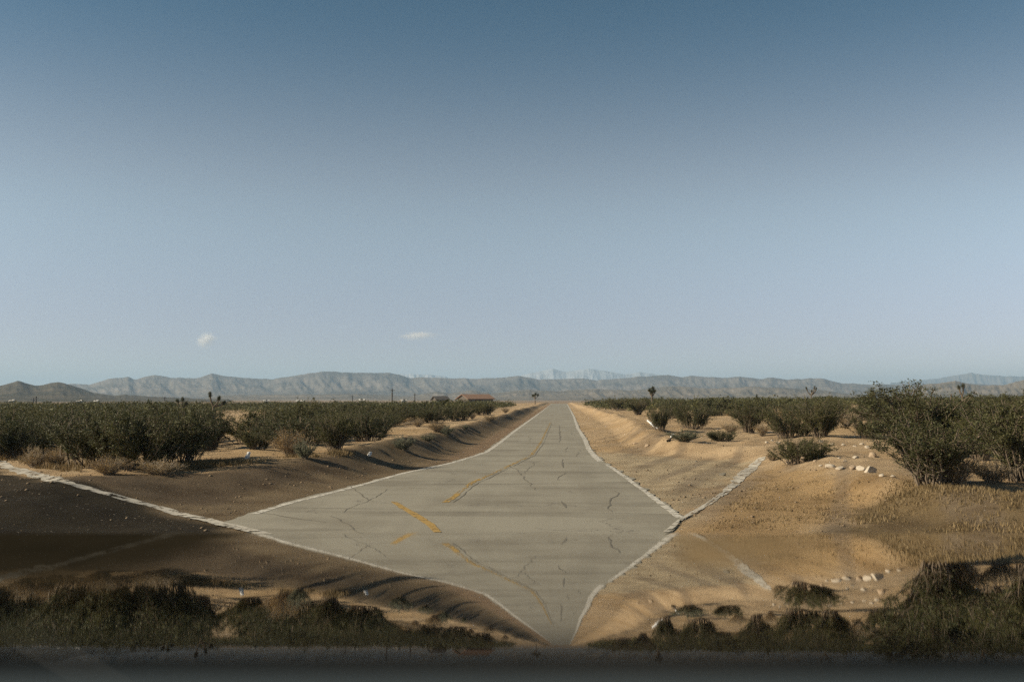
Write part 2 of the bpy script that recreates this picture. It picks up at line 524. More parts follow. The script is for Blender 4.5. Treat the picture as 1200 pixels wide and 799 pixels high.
# ------------------------------------------------------------------ plants
def tubes(paths, sides=3):
    V = []; Fc = []; b = 0
    for P, r0, r1 in paths:
        P = np.asarray(P, float); n = len(P)
        T = np.gradient(P, axis=0); T /= np.linalg.norm(T, axis=1)[:, None] + 1e-9
        ref = np.array([.31, .87, .38]); A = np.cross(T, ref); A /= np.linalg.norm(A, axis=1)[:, None] + 1e-9
        B = np.cross(T, A)
        rr = np.linspace(r0, r1, n)[:, None]
        ring = [P + rr * (A * math.cos(2 * math.pi * k / sides) + B * math.sin(2 * math.pi * k / sides)) for k in range(sides)]
        V.append(np.stack(ring, 1).reshape(-1, 3))
        ii = b + np.arange(n * sides).reshape(n, sides)
        nx_ = np.roll(ii, -1, 1)
        Fc.append(np.stack([ii[:-1], nx_[:-1], nx_[1:], ii[1:]], -1).reshape(-1, 4))
        b += n * sides
    return np.concatenate(V), np.concatenate(Fc)


def quads(C, size, g, up=0.0):
    n = len(C)
    a = g.normal(size=(n, 3)); a[:, 2] += up; a /= np.linalg.norm(a, axis=1)[:, None]
    r = g.normal(size=(n, 3)); b = np.cross(a, r); b /= np.linalg.norm(b, axis=1)[:, None] + 1e-9
    s = size * g.uniform(.6, 1.4, (n, 1))
    a = a * s; b = b * s * .55
    V = np.stack([C - a, C + b, C + a, C - b], 1).reshape(-1, 3)
    return V, np.arange(4 * n).reshape(n, 4)


def shrub_geo(seed, nst, nleaf, leaf, spread=.62, lowleaf=.3, curl=.25, twig=3, dome=1.0, root=.06):
    """unit-height shrub: stems fanning from the root crown, leaves along the twigs"""
    g = np.random.default_rng(seed)
    paths = []; tips = []
    for i in range(nst):
        az = g.uniform(0, 2 * math.pi); lean = g.uniform(.05, 1) ** .8 * spread
        Ln = g.uniform(.62, 1.0) * (1 - .28 * lean * dome)
        t = np.linspace(0, 1, 8)
        rad = lean * Ln * (t * .75 + curl * t ** 2)
        zz = Ln * (t - .10 * lean * t ** 2)
        wob = np.cumsum(g.normal(0, .018, (8, 3)), 0)
        P = np.c_[rad * math.cos(az), rad * math.sin(az), zz] + wob
        a2 = az + g.normal(0, .5); P[:, :2] += np.array([math.cos(a2), math.sin(a2)]) * root * math.sqrt(g.uniform(0, 1)) * 1.6
        P[0, 2] = -.06
        paths.append((P, .011, .004)); tips.append(P[2:])
        for k in range(twig):
            j = g.integers(2, 7); q = P[j]
            d = (P[min(j + 1, 7)] - P[j]); d = d / (np.linalg.norm(d) + 1e-9) + g.normal(0, .55, 3); d[2] = abs(d[2]) * .8 + .15
            d /= np.linalg.norm(d)
            L2 = g.uniform(.12, .34)
            tt = np.linspace(0, 1, 4)[:, None]
            Q = q + d * L2 * tt + np.cumsum(g.normal(0, .012, (4, 3)), 0)
            paths.append((Q, .005, .002)); tips.append(Q)
    pts = np.concatenate(tips)
    wgt = np.clip((pts[:, 2] - lowleaf * .6 + .12) / .4, .06, 1)
    wgt = wgt * (.35 + vnoise(pts[:, 0] * 5 + 9, pts[:, 1] * 5 + pts[:, 2] * 4, seed) ** 2 * 2)
    ch = g.choice(len(pts), nleaf, p=wgt / wgt.sum())
    C = pts[ch] + g.normal(0, .022, (nleaf, 3))
    C[:, 2] = np.maximum(C[:, 2], .03)
    LV, LF = quads(C, leaf, g, .4)
    shade = np.clip(.45 * fbm(C[:, 0] * 4 + 3, C[:, 1] * 4 + C[:, 2] * 3, seed + 5, 2) + g.uniform(0, .55, nleaf) ** 1.6, 0, 1)
    tint_ = np.repeat(shade, 4)[:, None] * np.ones(3)
    SV, SF = tubes(paths)
    return SV, SF, LV, LF, tint_


def shrub_meshes(name, leafmat, stemmat, **k):
    SV, SF, LV, LF, t = shrub_geo(**k)
    return (np_mesh(name + '_stems', SV, SF, [stemmat]), np_mesh(name + '_foliage', LV, LF, [leafmat], t))


def shrub_single(name, leafmat, stemmat, **k):
    SV, SF, LV, LF, t = shrub_geo(**k)
    V = np.concatenate([SV, LV]); Fc = np.concatenate([SF, LF + len(SV)])
    tt = np.concatenate([np.zeros((len(SV), 3)), t])
    mi = np.r_[np.zeros(len(SF)), np.ones(len(LF))]
    return np_mesh(name, V, Fc, [stemmat, leafmat], tt, mat_idx=mi)


KINDS = {}
for i in range(4):
    KINDS['creosote', i] = shrub_meshes('creosote', M['creo'], M['stem'], seed=20 + i, nst=50, nleaf=24000, leaf=.0105, lowleaf=.25, twig=5)
    KINDS['bushy', i] = shrub_meshes('bushy', M['creo'], M['stem'], seed=40 + i, nst=60, nleaf=27000, leaf=.0125, spread=.80, lowleaf=.0, root=.22, twig=4)
    KINDS['saltbush', i] = shrub_meshes('saltbush', M['salt'], M['palestem'], seed=60 + i, nst=50, nleaf=12000, leaf=.018, spread=1.15, lowleaf=.0, twig=4, dome=1.3)
    KINDS['drybush', i] = shrub_meshes('drybush', M['dry'], M['palestem'], seed=80 + i, nst=75, nleaf=5200, leaf=.014, spread=1.1, lowleaf=.0, twig=6, dome=1.2)
    KINDS['yellow', i] = shrub_meshes('yellowgreen', M['creo2'], M['stem'], seed=90 + i, nst=38, nleaf=16000, leaf=.011, lowleaf=.2, twig=4)
FAR = [shrub_single('creosote_far', M['creo'], M['stem'], seed=120 + i, nst=22, nleaf=3600, leaf=.028, spread=.90, lowleaf=.0, root=.2, twig=3) for i in range(5)]
FARD = [shrub_single('dry_far', M['dry'], M['palestem'], seed=140 + i, nst=26, nleaf=900, leaf=.034, spread=1.1, lowleaf=.0, twig=3, dome=1.2) for i in range(2)]

MID = [shrub_single('creosote_mid', M['creo'], M['stem'], seed=160 + i, nst=40, nleaf=15000, leaf=.0135, spread=.80, lowleaf=.0, root=.2, twig=4) for i in range(5)]
occupied = []


def put_shrub(kind, px, base, hpx, wpx, name, label, cat='bush', group=None, lift=0.0):
    x, y, z = G(px, base)
    D = math.hypot(x, y)
    h = hpx * D / F; w = wpx * D / F
    k = random.randrange(4)
    st, fo = KINDS[kind, k]
    root = empty(name, (x, y, z - .03 + lift), random.uniform(0, 6.28))
    nat = {'creosote': 1.05, 'bushy': 1.2, 'saltbush': 1.6, 'drybush': 1.6, 'yellow': 1.05}[kind]
    root.scale = (w / nat, w / nat, h)
    tag(root, label, cat, group)
    link('stems', st, root); link('foliage', fo, root)
    occupied.append((x, y, w * .45))
    return root


S = put_shrub
# --- left of the road
S('bushy', 112, 546, 72, 95, 'creosote_bush', 'big dark creosote bush right behind the dry golden tuft at the far left')
S('bushy', 165, 549, 76, 100, 'creosote_bush', 'tallest dark creosote bush of the left thicket, a bare pale branch in front')
S('bushy', 208, 541, 66, 80, 'creosote_bush', 'dense dark creosote bush second from the sandy gap in the left thicket')
S('creosote', 246, 528, 52, 58, 'creosote_bush', 'dark creosote bush leaning over the left rim of the sandy gap')
S('bushy', 14, 537, 58, 90, 'creosote_bush', 'dark creosote bush cut off by the left edge of the picture')
S('bushy', 66, 522, 46, 75, 'creosote_bush', 'dark creosote bush standing behind the dry golden tuft')
S('drybush', 40, 548, 26, 36, 'dry_bush', 'rounded golden dry tuft under the dark bushes at the far left')
S('drybush', 66, 546, 24, 38, 'dry_bush', 'taller half of the golden dry clump below the dark thicket at left')
S('drybush', 128, 556, 24, 60, 'dry_bush', 'sparse brown dry bush in front of the big dark left thicket')
S('drybush', 185, 556, 20, 70, 'dry_bush', 'low grey brown twiggy bush at the foot of the left thicket')
S('bushy', 303, 526, 25, 36, 'creosote_bush', 'low round dark bush on the right rim of the sandy gap')
S('bushy', 333, 520, 28, 48, 'creosote_bush', 'dark bush behind the big tan dry bush right of the sandy gap')
S('drybush', 340, 534, 34, 62, 'dry_bush', 'large tan dry bush on the bank right of the sandy gap')
S('saltbush', 357, 537, 24, 34, 'saltbush', 'grey green saltbush leaning against the large tan dry bush')
S('creosote', 392, 528, 46, 62, 'creosote_bush', 'dark creosote bush on the bank just right of the large tan dry bush')
S('bushy', 372, 518, 36, 50, 'creosote_bush', 'dark creosote bush rising behind the large tan dry bush')
S('bushy', 432, 517, 40, 52, 'creosote_bush', 'dark creosote bush behind the biggest grey green saltbush on the left bank')
S('saltbush', 473, 528, 21, 36, 'saltbush', 'biggest grey green saltbush on top of the left bank')
S('saltbush', 502, 517, 11, 22, 'saltbush', 'small pale saltbush between two larger saltbushes on the left bank')
S('saltbush', 524, 511, 16, 19, 'saltbush', 'upright grey green saltbush at the rim of the shaded left bank')
S('saltbush', 546, 503, 7, 10, 'saltbush', 'tiny round saltbush on the pale sand of the left bank')
S('drybush', 490, 500, 13, 24, 'dry_bush', 'rounded tan dry bush backed by dark creosote on the left bank')
S('drybush', 512, 506, 15, 34, 'dry_bush', 'wide yellowish dry bush behind the small pale saltbush')
S('drybush', 553, 491, 11, 16, 'dry_bush', 'pale rounded dry bush beside the left bank far up the road')
S('drybush', 574, 493, 8, 24, 'dry_bush', 'low yellow dry bush sprawling on the far left bank')
S('drybush', 592, 484, 8, 13, 'dry_bush', 'small pinkish dry bush near the far end of the left bank')
S('bushy', 505, 496, 22, 40, 'creosote_bush', 'dark creosote bush behind the rounded tan dry bushes on the left bank')
S('bushy', 538, 493, 22, 36, 'creosote_bush', 'dark creosote bush left of the pale rounded dry bush up the road')
S('bushy', 565, 486, 17, 34, 'creosote_bush', 'dark creosote bush just behind the low sprawling yellow dry bush')
# --- right of the road
S('bushy', 725, 481, 18, 26, 'creosote_bush', 'first dark bush right of the far road, on the pale bank')
S('creosote', 748, 486, 20, 30, 'creosote_bush', 'dark bush with a brown dry base on the far right bank')
S('bushy', 772, 504, 36, 24, 'creosote_bush', 'narrow dark bush beside the bleached fallen branch')
S('bushy', 790, 490, 24, 30, 'creosote_bush', 'dark creosote bush just behind the narrow dark bush')
S('bushy', 812, 502, 34, 42, 'creosote_bush', 'dark creosote bush rising behind the flowering grey saltbush')
S('saltbush', 803, 517, 16, 46, 'saltbush', 'low grey saltbush with whitish tips at the rim of the right bank')
S('bushy', 846, 517, 15, 30, 'saltbush', 'low bright green bush right of the grey saltbush with whitish tips')
S('drybush', 856, 507, 14, 28, 'dry_bush', 'grey brown twiggy bush behind the low bright green bush')
S('creosote', 878, 507, 36, 48, 'creosote_bush', 'dark creosote bush behind the pale dusty line on the right')
S('drybush', 893, 511, 18, 24, 'dry_bush', 'greyish dead bush at the foot of the dark bush by the dusty line')
S('bushy', 938, 541, 31, 60, 'creosote_bush', 'low wide green bush alone on open sand with pale rocks at its foot')
S('bushy', 930, 513, 38, 56, 'creosote_bush', 'dark creosote bush directly behind the low wide lone green bush')
S('creosote', 962, 512, 44, 62, 'creosote_bush', 'tall dark creosote bush left of the brown leafless bush')
S('drybush', 992, 500, 22, 36, 'dry_bush', 'brown leafless bush between dark bushes right of the lone green bush')
S('bushy', 1019, 514, 30, 36, 'creosote_bush', 'round dark bush at the head of the stony sand patch')
S('creosote', 1082, 536, 80, 140, 'creosote_bush', 'tallest creosote bush on the right, its top breaking the skyline')
S('creosote', 1092, 567, 76, 128, 'creosote_bush', 'nearest big creosote bush on the right with bare grey lower stems')
S('drybush', 1120, 568, 40, 70, 'dry_bush', 'grey tangle of dead twigs at the foot of the nearest big right creosote')
S('yellow', 1150, 540, 60, 70, 'creosote_bush', 'yellowish green creosote bush between the two biggest bushes on the right')
S('creosote', 1196, 563, 92, 104, 'creosote_bush', 'big dark creosote bush cut off by the right edge of the picture')
S('drybush', 1165, 566, 30, 60, 'dry_bush', 'brown grassy dry bush between the two nearest bushes on the right')
S('creosote', 1040, 500, 42, 60, 'creosote_bush', 'dark creosote bush behind and left of the tallest bush on the right')
S('bushy', 1150, 500, 34, 60, 'creosote_bush', 'dark creosote bush behind the yellowish green bush on the right')
S('drybush', 905, 540, 14, 22, 'dry_bush', 'small olive dry tuft at the left foot of the lone green bush')

# --- every other bush of the flats
gaps = [W([(255, 484), (330, 486), (300, 500), (285, 520), (282, 545), (245, 545), (262, 515)]),
        W([(780, 483), (800, 483), (800, 500), (850, 520), (760, 520), (735, 495), (700, 480)]),
        W([(890, 512), (1000, 500), (1040, 530), (1060, 560), (1010, 562), (890, 545)]),
        W([(1000, 474), (1018, 474), (1012, 490), (985, 490)]),
        W([(345, 495), (375, 500), (370, 508), (340, 508)])]


def inside(p, poly):
    x, y = p; c = False; n = len(poly)
    for i in range(n):
        (x1, y1), (x2, y2) = poly[i], poly[(i + 1) % n]
        if (y1 > y) != (y2 > y) and x < (x2 - x1) * (y - y1) / (y2 - y1) + x1: c = not c
    return c


def in_view(x, y, m=.56):
    a = math.atan2(x, y) + YAW
    return abs(math.tan(a)) < m and y > 0


cand = []
for k in range(26000):
    u = random.random()
    D = 31 * (900 / 31) ** (u ** .8)
    px = random.uniform(-60, 1260)
    d = ray(px, 470)
    x, y = d[0] * D, d[1] * D
    if y < ROAD_END + 30 and float(crest_left(y)) - (4.4 if y > 42 else 2.6) < x < float(crest_right(y)) + 1.2: continue
    dry = random.random() < (.16 if x < 0 else .26)
    w = random.uniform(1.7, 3.6) * (.6 if dry else 1)
    h = random.uniform(.85, 1.72) * (.55 if dry else 1)
    if any(inside((x + ox * w, y + oy * w), g) for g in gaps for ox, oy in ((0, 0), (.5, 0), (-.5, 0), (0, .5), (0, -.5))): continue
    if D < 170:
        if x > 0 and vnoise(x * .09 + 40, y * .07, 6) > .60: continue
        if x < 0 and vnoise(x * .08 + 10, y * .06, 6) > .74: continue
        if any((x - ox) ** 2 + (y - oy) ** 2 < (r + w * (.44 if x > 0 else .34)) ** 2 for ox, oy, r in occupied): continue
        occupied.append((x, y, w * .34))
    cand.append((D, x, y, w, h, dry))
cand.sort()
spots = [c[1:] for c in cand[:238]]
far_pts = [c[1:] for c in cand[238:3600]]

for (x, y, w, h, dry) in spots:
    me = random.choice(FARD if dry else (MID if math.hypot(x, y) < 75 else FAR))
    o = link('dry_bush' if dry else 'creosote_bush', me)
    o.location = (x, y, float(height(x, y)) - .04); o.rotation_euler = (0, 0, random.uniform(0, 6.28))
    o.scale = (w / 1.35, w / 1.35, h)
    side = 'left' if x < 0 else 'right'
    D = math.hypot(x, y)
    if dry:
        tag(o, f'brown dry bush among the dark scrub on the flats {"beyond the " + side + " bank"}', 'bush', f'dry bushes of the {side} flats')
    elif D < 70:
        tag(o, f'plain dark creosote bush in the nearer rows of scrub {"behind the " + side + " bank"}', 'bush', f'nearer creosote bushes of the {side} flats')
    else:
        tag(o, f'small dark creosote bush in the distant rows of scrub {"behind the " + side + " bank"}', 'bush', f'distant creosote bushes of the {side} flats')


def far_scrub():
    g = np.random.default_rng(5)
    Vs = []; T = []
    for (x, y, w, h, dry) in far_pts:
        n = 110 if math.hypot(x, y) < 220 else 34
        z = float(height(x, y))
        a = g.uniform(0, 6.28, n); r = np.sqrt(g.uniform(0, 1, n)) * w * .5
        zz = g.uniform(.05, 1, n) ** .7 * h * (1 - .45 * (r / (w * .5)) ** 2)
        C = np.c_[x + r * np.cos(a), y + r * np.sin(a), z + zz]
        v, _ = quads(C, .11 if n == 110 else .2, g, .4)
        Vs.append(v); T.append(np.repeat(np.clip(g.uniform(0, .7, n) + (.9 if dry else 0), 0, 1.5), 4))
    V = np.concatenate(Vs); T = np.concatenate(T)[:, None] * np.ones(3)
    Fc = np.arange(len(V)).reshape(-1, 4)
    o = link('scrub', np_mesh('scrub', V, Fc, [M['creo']], T))
    tag(o, 'far creosote scrub covering the flats to the foot of the mountains', kind='stuff')


far_scrub()


def dry_grass():
    g = np.random.default_rng(8)
    P = []
    def scatter(poly, n, hmin, hmax):
        xs = [p[0] for p in poly]; ysx = [p[1] for p in poly]; k = 0
        while k < n:
            x = g.uniform(min(xs), max(xs)); y = g.uniform(min(ysx), max(ysx))
            if inside((x, y), poly) and vnoise(x * 1.3, y * 1.3, 77) > g.uniform(.2, .8):
                for q in range(4): P.append((x + g.normal(0, .05), y + g.normal(0, .05), g.uniform(hmin, hmax)))
                k += 1
    scatter(W([(1045, 566), (1120, 567), (1250, 578), (1300, 640), (930, 640)]), 1500, .03, .09)
    scatter(W([(890, 560), (1000, 560), (1050, 563), (930, 625), (820, 625)]), 500, .02, .06)
    scatter(W([(165, 552), (290, 546), (400, 536), (430, 533), (390, 530), (300, 538), (220, 543)]), 900, .05, .14)
    scatter(W([(0, 537), (60, 540), (110, 546), (90, 553), (40, 549), (0, 541)]), 400, .06, .2)
    P = np.array(P); n = len(P)
    z = height(P[:, 0], P[:, 1])
    a = g.uniform(0, 6.28, n); w = .010
    d = np.c_[np.cos(a), np.sin(a)] * w
    lean = g.normal(0, .35, (n, 2)) * P[:, 2:3]
    A = np.c_[P[:, 0] - d[:, 0], P[:, 1] - d[:, 1], z - .01]; B = np.c_[P[:, 0] + d[:, 0], P[:, 1] + d[:, 1], z - .01]
    Cc = np.c_[P[:, 0] + lean[:, 0], P[:, 1] + lean[:, 1], z + P[:, 2]]
    V = np.stack([A, B, Cc], 1).reshape(-1, 3)
    t = np.repeat(g.uniform(0, 1, n), 3)[:, None] * np.ones(3)
    o = link('dry_grass', np_mesh('dry_grass', V, np.arange(3 * n).reshape(-1, 3), [M['grass']], t))
    tag(o, 'short dry golden grass on the banks', kind='stuff')


dry_grass()


def gravel():
    g = np.random.default_rng(15)
    base = np.array([[1, 0, 0], [-1, 0, 0], [0, 1, 0], [0, -1, 0], [0, 0, 1], [0, 0, -1]], float)
    tri = np.array([[0, 2, 4], [2, 1, 4], [1, 3, 4], [3, 0, 4], [2, 0, 5], [1, 2, 5], [3, 1, 5], [0, 3, 5]])
    V = []; Fc = []; T = []; n = 0; k = 0
    while k < 2600:
        y = g.uniform(13, 60) if g.random() < .8 else g.uniform(13, 26)
        x = g.uniform(float(REX(y)) + .25, 13) if g.random() < .66 else g.uniform(-12, float(LEX(y)) - .3)
        if vnoise(x * .5, y * .5, 95) < g.uniform(.15, .75): continue
        r = .010 + .034 * g.random() ** 4
        z = float(height(x, y))
        b = base * g.uniform(.55, 1.25, (6, 1)) * r * np.array([1.2, 1.0, .7])
        a = g.uniform(0, 6.28); c, s_ = math.cos(a), math.sin(a)
        V.append(np.c_[b[:, 0] * c - b[:, 1] * s_ + x, b[:, 0] * s_ + b[:, 1] * c + y, b[:, 2] + z + r * .25])
        Fc.append(tri + n); n += 6; k += 1
    o = link('gravel', np_mesh('gravel', np.concatenate(V), np.concatenate(Fc), [M['clod']]))
    tag(o, 'loose gravel and clods scattered over the verges', kind='stuff')


gravel()

# ------------------------------------------------------------------ stones and litter
def lump(seed, sx, sy, sz, ang=.35):
    import bmesh
    g = np.random.default_rng(seed)
    bm = bmesh.new(); bmesh.ops.create_icosphere(bm, subdivisions=3, radius=1)
    dirs = g.normal(size=(14, 3)); dirs /= np.linalg.norm(dirs, axis=1)[:, None]; off = g.uniform(.45, .88, 14)
    for v in bm.verts:
        c = np.array(v.co)
        for d_, o_ in zip(dirs, off):                      # planar chips
            k = c @ d_ - o_
            if k > 0: c = c - d_ * k * .97
        c = c * (1 + g.normal(0, .012))
        v.co = Vector((c[0] * sx, c[1] * sy, c[2] * sz))
    me = bpy.data.meshes.new('rock'); bm.to_mesh(me); bm.free()
    return me


def rock(px, py, wpx, hpx, mat, label, group=None, seed=0):
    x, y, z = G(px, py); D = math.hypot(x, y)
    me = lump(seed, wpx * D / F * .5, wpx * D / F * .42, hpx * D / F * .6); me.materials.append(mat)
    o = link('rock', me); o.location = (x, y, z + hpx * D / F * .14); o.rotation_euler = (0, 0, random.uniform(0, 6.28))
    return tag(o, label, 'rock', group)


rock(1020, 553, 17, 10, M['rock'], 'largest white boulder of the pile left of the nearest big creosote', seed=1)
rock(1009, 551, 12, 9, M['rock'], 'white boulder leaning on the left of the largest boulder', seed=2)
rock(1000, 550, 11, 8, M['tanrock'], 'dark faced tan boulder in the middle of the white rock pile', seed=3)
rock(985, 550, 17, 6, M['rock'], 'flat pale boulder left of the dark faced tan one', seed=4)
rock(972, 548, 14, 6, M['rock'], 'flat pale boulder at the left end of the rock pile', seed=5)
rock(1034, 558, 9, 5, M['rock'], 'small white rock in front of the nearest big creosote', seed=6)
rock(1022, 535, 11, 7, M['tanrock'], 'round tan rock on the sand beside the nearest big creosote', seed=7)
rock(942, 540, 11, 8, M['tanrock'], 'pale tan rock in front of the lone green bush', seed=8)
rock(955, 541, 6, 4, M['tanrock'], 'small rock right of the lone green bush', seed=9)
rock(924, 543, 9, 4, M['tanrock'], 'flat rock at the left foot of the lone green bush', seed=10)
rock(1002, 537, 11, 4, M['rock'], 'flat white rock on the sand above the white rock pile', seed=11)
for k, (a, b) in enumerate([(905, 517), (912, 519), (962, 518), (975, 521), (988, 522), (1002, 523), (1010, 521), (1016, 525), (984, 537), (990, 541), (962, 546), (1046, 559), (898, 519)]):
    rock(a, b, random.uniform(4, 8), random.uniform(2, 4), M['rock'], 'small pale stone scattered over the sand left of the nearest big creosote', 'small stones on the right sand', seed=20 + k)
rock(758, 523, 8, 4, M['tanrock'], 'brown clod on the slope of the right bank', seed=51)
rock(745, 520, 9, 3, M['tanrock'], 'flat brown clod higher up the right bank slope', seed=52)
rock(847, 557, 9, 5, M['crack'], 'dark clod lying on the right dirt apron near the broken mirrored line', seed=53)
rock(816, 541, 5, 2.5, M['crack'], 'tiny dark clod in the middle of the right dirt apron', seed=54)


def branch(pxs, name, label, mat, r, lift=.05):
    pts = [G(*p) for p in pxs]
    P = np.array([(x, y, z + lift) for x, y, z in pts])
    u = np.linspace(0, len(P) - 1, 14)
    Q = np.stack([np.interp(u, np.arange(len(P)), P[:, k]) for k in range(3)], 1) + np.cumsum(rng.normal(0, .012, (14, 3)), 0)
    paths = [(Q, r, r * .4)]
    for k in (4, 7, 10):
        d = rng.normal(0, .25, 3); d[2] = abs(d[2])
        paths.append((Q[k] + d * np.linspace(0, 1, 4)[:, None], r * .5, r * .2))
    V, Fc = tubes(paths, 6)
    return tag(link(name, np_mesh(name, V, Fc, [mat], smooth=True)), label, 'branch')


branch([(759, 494), (765, 499), (773, 503)], 'fallen_branch', 'bleached fallen branch beside the narrow dark bush', M['litter'], .06)
branch([(782, 519), (788, 514)], 'fallen_branch', 'short dark stick poking out of the right bank rim', M['stem'], .05)


def snag(px, base, dx, h, label):
    x, y, z = G(px, base); D = math.hypot(x, y)
    t = np.linspace(0, 1, 10)[:, None]
    tip = np.array([dx * D / F, -.3, h * D / F])
    P = np.array([x, y - .9, z + .3]) + t * tip + np.cumsum(rng.normal(0, .02, (10, 3)), 0)
    paths = [(P, .018, .007)]
    for k in (5, 7): paths.append((P[k] + np.array([rng.normal(0, .2), rng.normal(0, .2), .3]) * np.linspace(0, 1, 5)[:, None], .009, .004))
    V, Fc = tubes(paths, 5)
    tag(link('bare_branch', np_mesh('bare_branch', V, Fc, [M['palestem']], smooth=True)), label, 'branch')


snag(92, 546, 14, 34, 'short bare pale branch sticking out of the dark thicket above the golden tuft')
snag(176, 540, 34, 32, 'long bare pale branch slanting across the tallest dark left bush')


def marker(px, py, hpx, name, label):
    x, y, z = G(px, py); D = math.hypot(x, y); h = hpx * D / F
    V = []; Fc = []
    prof = [(0, .06), (.5, .06), (.55, .045), (.9, .05), (1.0, .03)]
    n = 10
    for f, r in prof:
        for k in range(n): V.append((r * math.cos(6.283 * k / n) + f * .05, r * math.sin(6.283 * k / n), f * h))
    for i in range(len(prof) - 1):
        for k in range(n): Fc.append([i * n + k, i * n + (k + 1) % n, (i + 1) * n + (k + 1) % n, (i + 1) * n + k])
    Fc.append(list(range((len(prof) - 1) * n, len(prof) * n)))
    o = link(name, np_mesh(name, np.array(V), Fc, [M['litter']])); o.location = (x, y, z - .01); o.rotation_euler = (.12, .1, 0)
    tag(o, label, 'litter')


marker(289, 537, 8, 'plastic_bottle', 'white plastic bottle standing in the sandy gap on the left')
marker(432, 534, 5, 'plastic_bottle', 'crumpled white plastic scrap on the rim of the left bank')
marker(787, 512, 4, 'plastic_bottle', 'white scrap caught beside the grey saltbush with whitish tips')


# ------------------------------------------------------------------ joshua trees
def at_dist(px, D):
    d = ray(px, HORIZON); x, y = d[0] * D, d[1] * D
    return x, y, float(height(x, y))


def joshua(px, D, top_py, label, arms, seed, lean=0.0, tuft=1.0):
    g = np.random.default_rng(seed)
    x, y, z = at_dist(px, D)
    H = EYE + (HORIZON - top_py) * D / F - z
    root = empty('joshua_tree', (x, y, z)); tag(root, label, 'tree')
    fork = H * .5
    base = np.array([[0, 0, -.1], [lean * .3, 0, fork * .5], [lean * .6, 0, fork]])
    paths = [(base, .045 * H, .035 * H)]; ends = []
    for (dx, f) in arms:
        e = np.array([dx * H, g.normal(0, .08) * H, f * H])
        m = (base[-1] + e) / 2 + np.array([dx * H * .2, 0, -.03 * H])
        paths.append((np.array([base[-1], m, e]), .032 * H, .025 * H)); ends.append((e, e - m))
    V, Fc = tubes(paths, 7); link('trunk', np_mesh('joshua_trunk', V, Fc, [M['trunk']], smooth=True), root)
    LV = []; LT = []
    for e, ax in ends:
        n = 170
        d = g.normal(size=(n, 3)) + ax / (np.linalg.norm(ax) + 1e-9) * .5; d /= np.linalg.norm(d, axis=1)[:, None]
        L = .13 * H * tuft * g.uniform(.7, 1.2, (n, 1))
        s = np.cross(d, g.normal(size=(n, 3))); s /= np.linalg.norm(s, axis=1)[:, None]; s *= .012 * H
        o_ = e - ax * g.uniform(0, .5, (n, 1))
        LV.append(np.stack([o_ - s, o_ + s, o_ + d * L], 1).reshape(-1, 3)); LT.append(np.repeat(g.uniform(0, .6, n), 3))
    V = np.concatenate(LV)
    link('crown', np_mesh('joshua_crown', V, np.arange(len(V)).reshape(-1, 3), [M['creo']], np.concatenate(LT)[:, None] * np.ones(3)), root)


joshua(764, 165, 453, 'lone Joshua tree with a bushy crown on the skyline right of the road', [(-.12, .86), (.06, .95), (.14, .80), (-.02, .78)], 1)
joshua(951, 190, 453.5, 'spindly bare Joshua tree forking on the right skyline', [(-.28, .95), (.02, .78), (.28, .93), (.14, 1.0)], 2, tuft=.5)
joshua(627, 260, 460.5, 'stout Joshua tree just left of where the road meets the skyline', [(-.22, .8), (.05, .95), (.26, .86), (-.05, .85)], 3, tuft=1.3)
joshua(250, 95, 460.5, 'leaning Joshua tree sticking up over the left thicket near the sandy gap', [(-.12, 1.0), (.22, .84), (.36, .66)], 4, tuft=.8)
joshua(212, 100, 466, 'shorter Joshua tree over the left thicket, left of the leaning one', [(-.15, .9), (.12, .97), (.25, .75)], 5)
joshua(1128, 120, 451, 'small Joshua tree peeping over the bushes on the far right skyline', [(-.1, .9), (.1, .97)], 6, tuft=.8)


# ------------------------------------------------------------------ poles
def box(V, Fc, c, s):
    b = len(V); x, y, z = c; a, d, h = s[0] / 2, s[1] / 2, s[2] / 2
    for dz in (-h, h):
        for (dx, dy) in ((-a, -d), (a, -d), (a, d), (-a, d)): V.append((x + dx, y + dy, z + dz))
    for f in ([0, 3, 2, 1], [4, 5, 6, 7], [0, 1, 5, 4], [1, 2, 6, 5], [2, 3, 7, 6], [3, 0, 4, 7]): Fc.append([b + i for i in f])


def utility_pole(px, D, top_py, label, group=None):
    x, y, z = at_dist(px, D); H = EYE + (HORIZON - top_py) * D / F - z
    root = empty('utility_pole', (x, y, z), .2); tag(root, label, 'pole', group)
    V, Fc = tubes([(np.array([[0, 0, -.3], [0, 0, H * .5], [0, 0, H]]), .34, .24)], 8)
    link('post', np_mesh('post', V, Fc, [M['pole']], smooth=True), root)
    V = []; Fc = []; box(V, Fc, (0, -.2, H - .7), (2.4, .14, .18))
    link('crossarm', np_mesh('crossarm', np.array(V), Fc, [M['pole']]), root)
    for dx in (-1.0, -.4, .4, 1.0):
        v, f = tubes([(np.array([[dx, -.2, H - .61], [dx, -.2, H - .5], [dx, -.2, H - .38]]), .07, .05)], 6)
        link('insulator', np_mesh('insulator', v, f, [M['rim']]), root)


utility_pole(459.5, 420, 455.5, 'tallest utility pole standing left of the house with the orange roof')
utility_pole(486, 560, 461, 'utility pole between the tallest pole and the dark roofed house')
utility_pole(413, 640, 463, 'short far utility pole left of the tallest pole')
utility_pole(193, 600, 465, 'single far utility pole right of the low brown hills')
utility_pole(39, 520, 466.5, 'left pole of the close pair in front of the brown hill')
utility_pole(42.3, 500, 464.5, 'right and taller pole of the close pair before the brown hill')


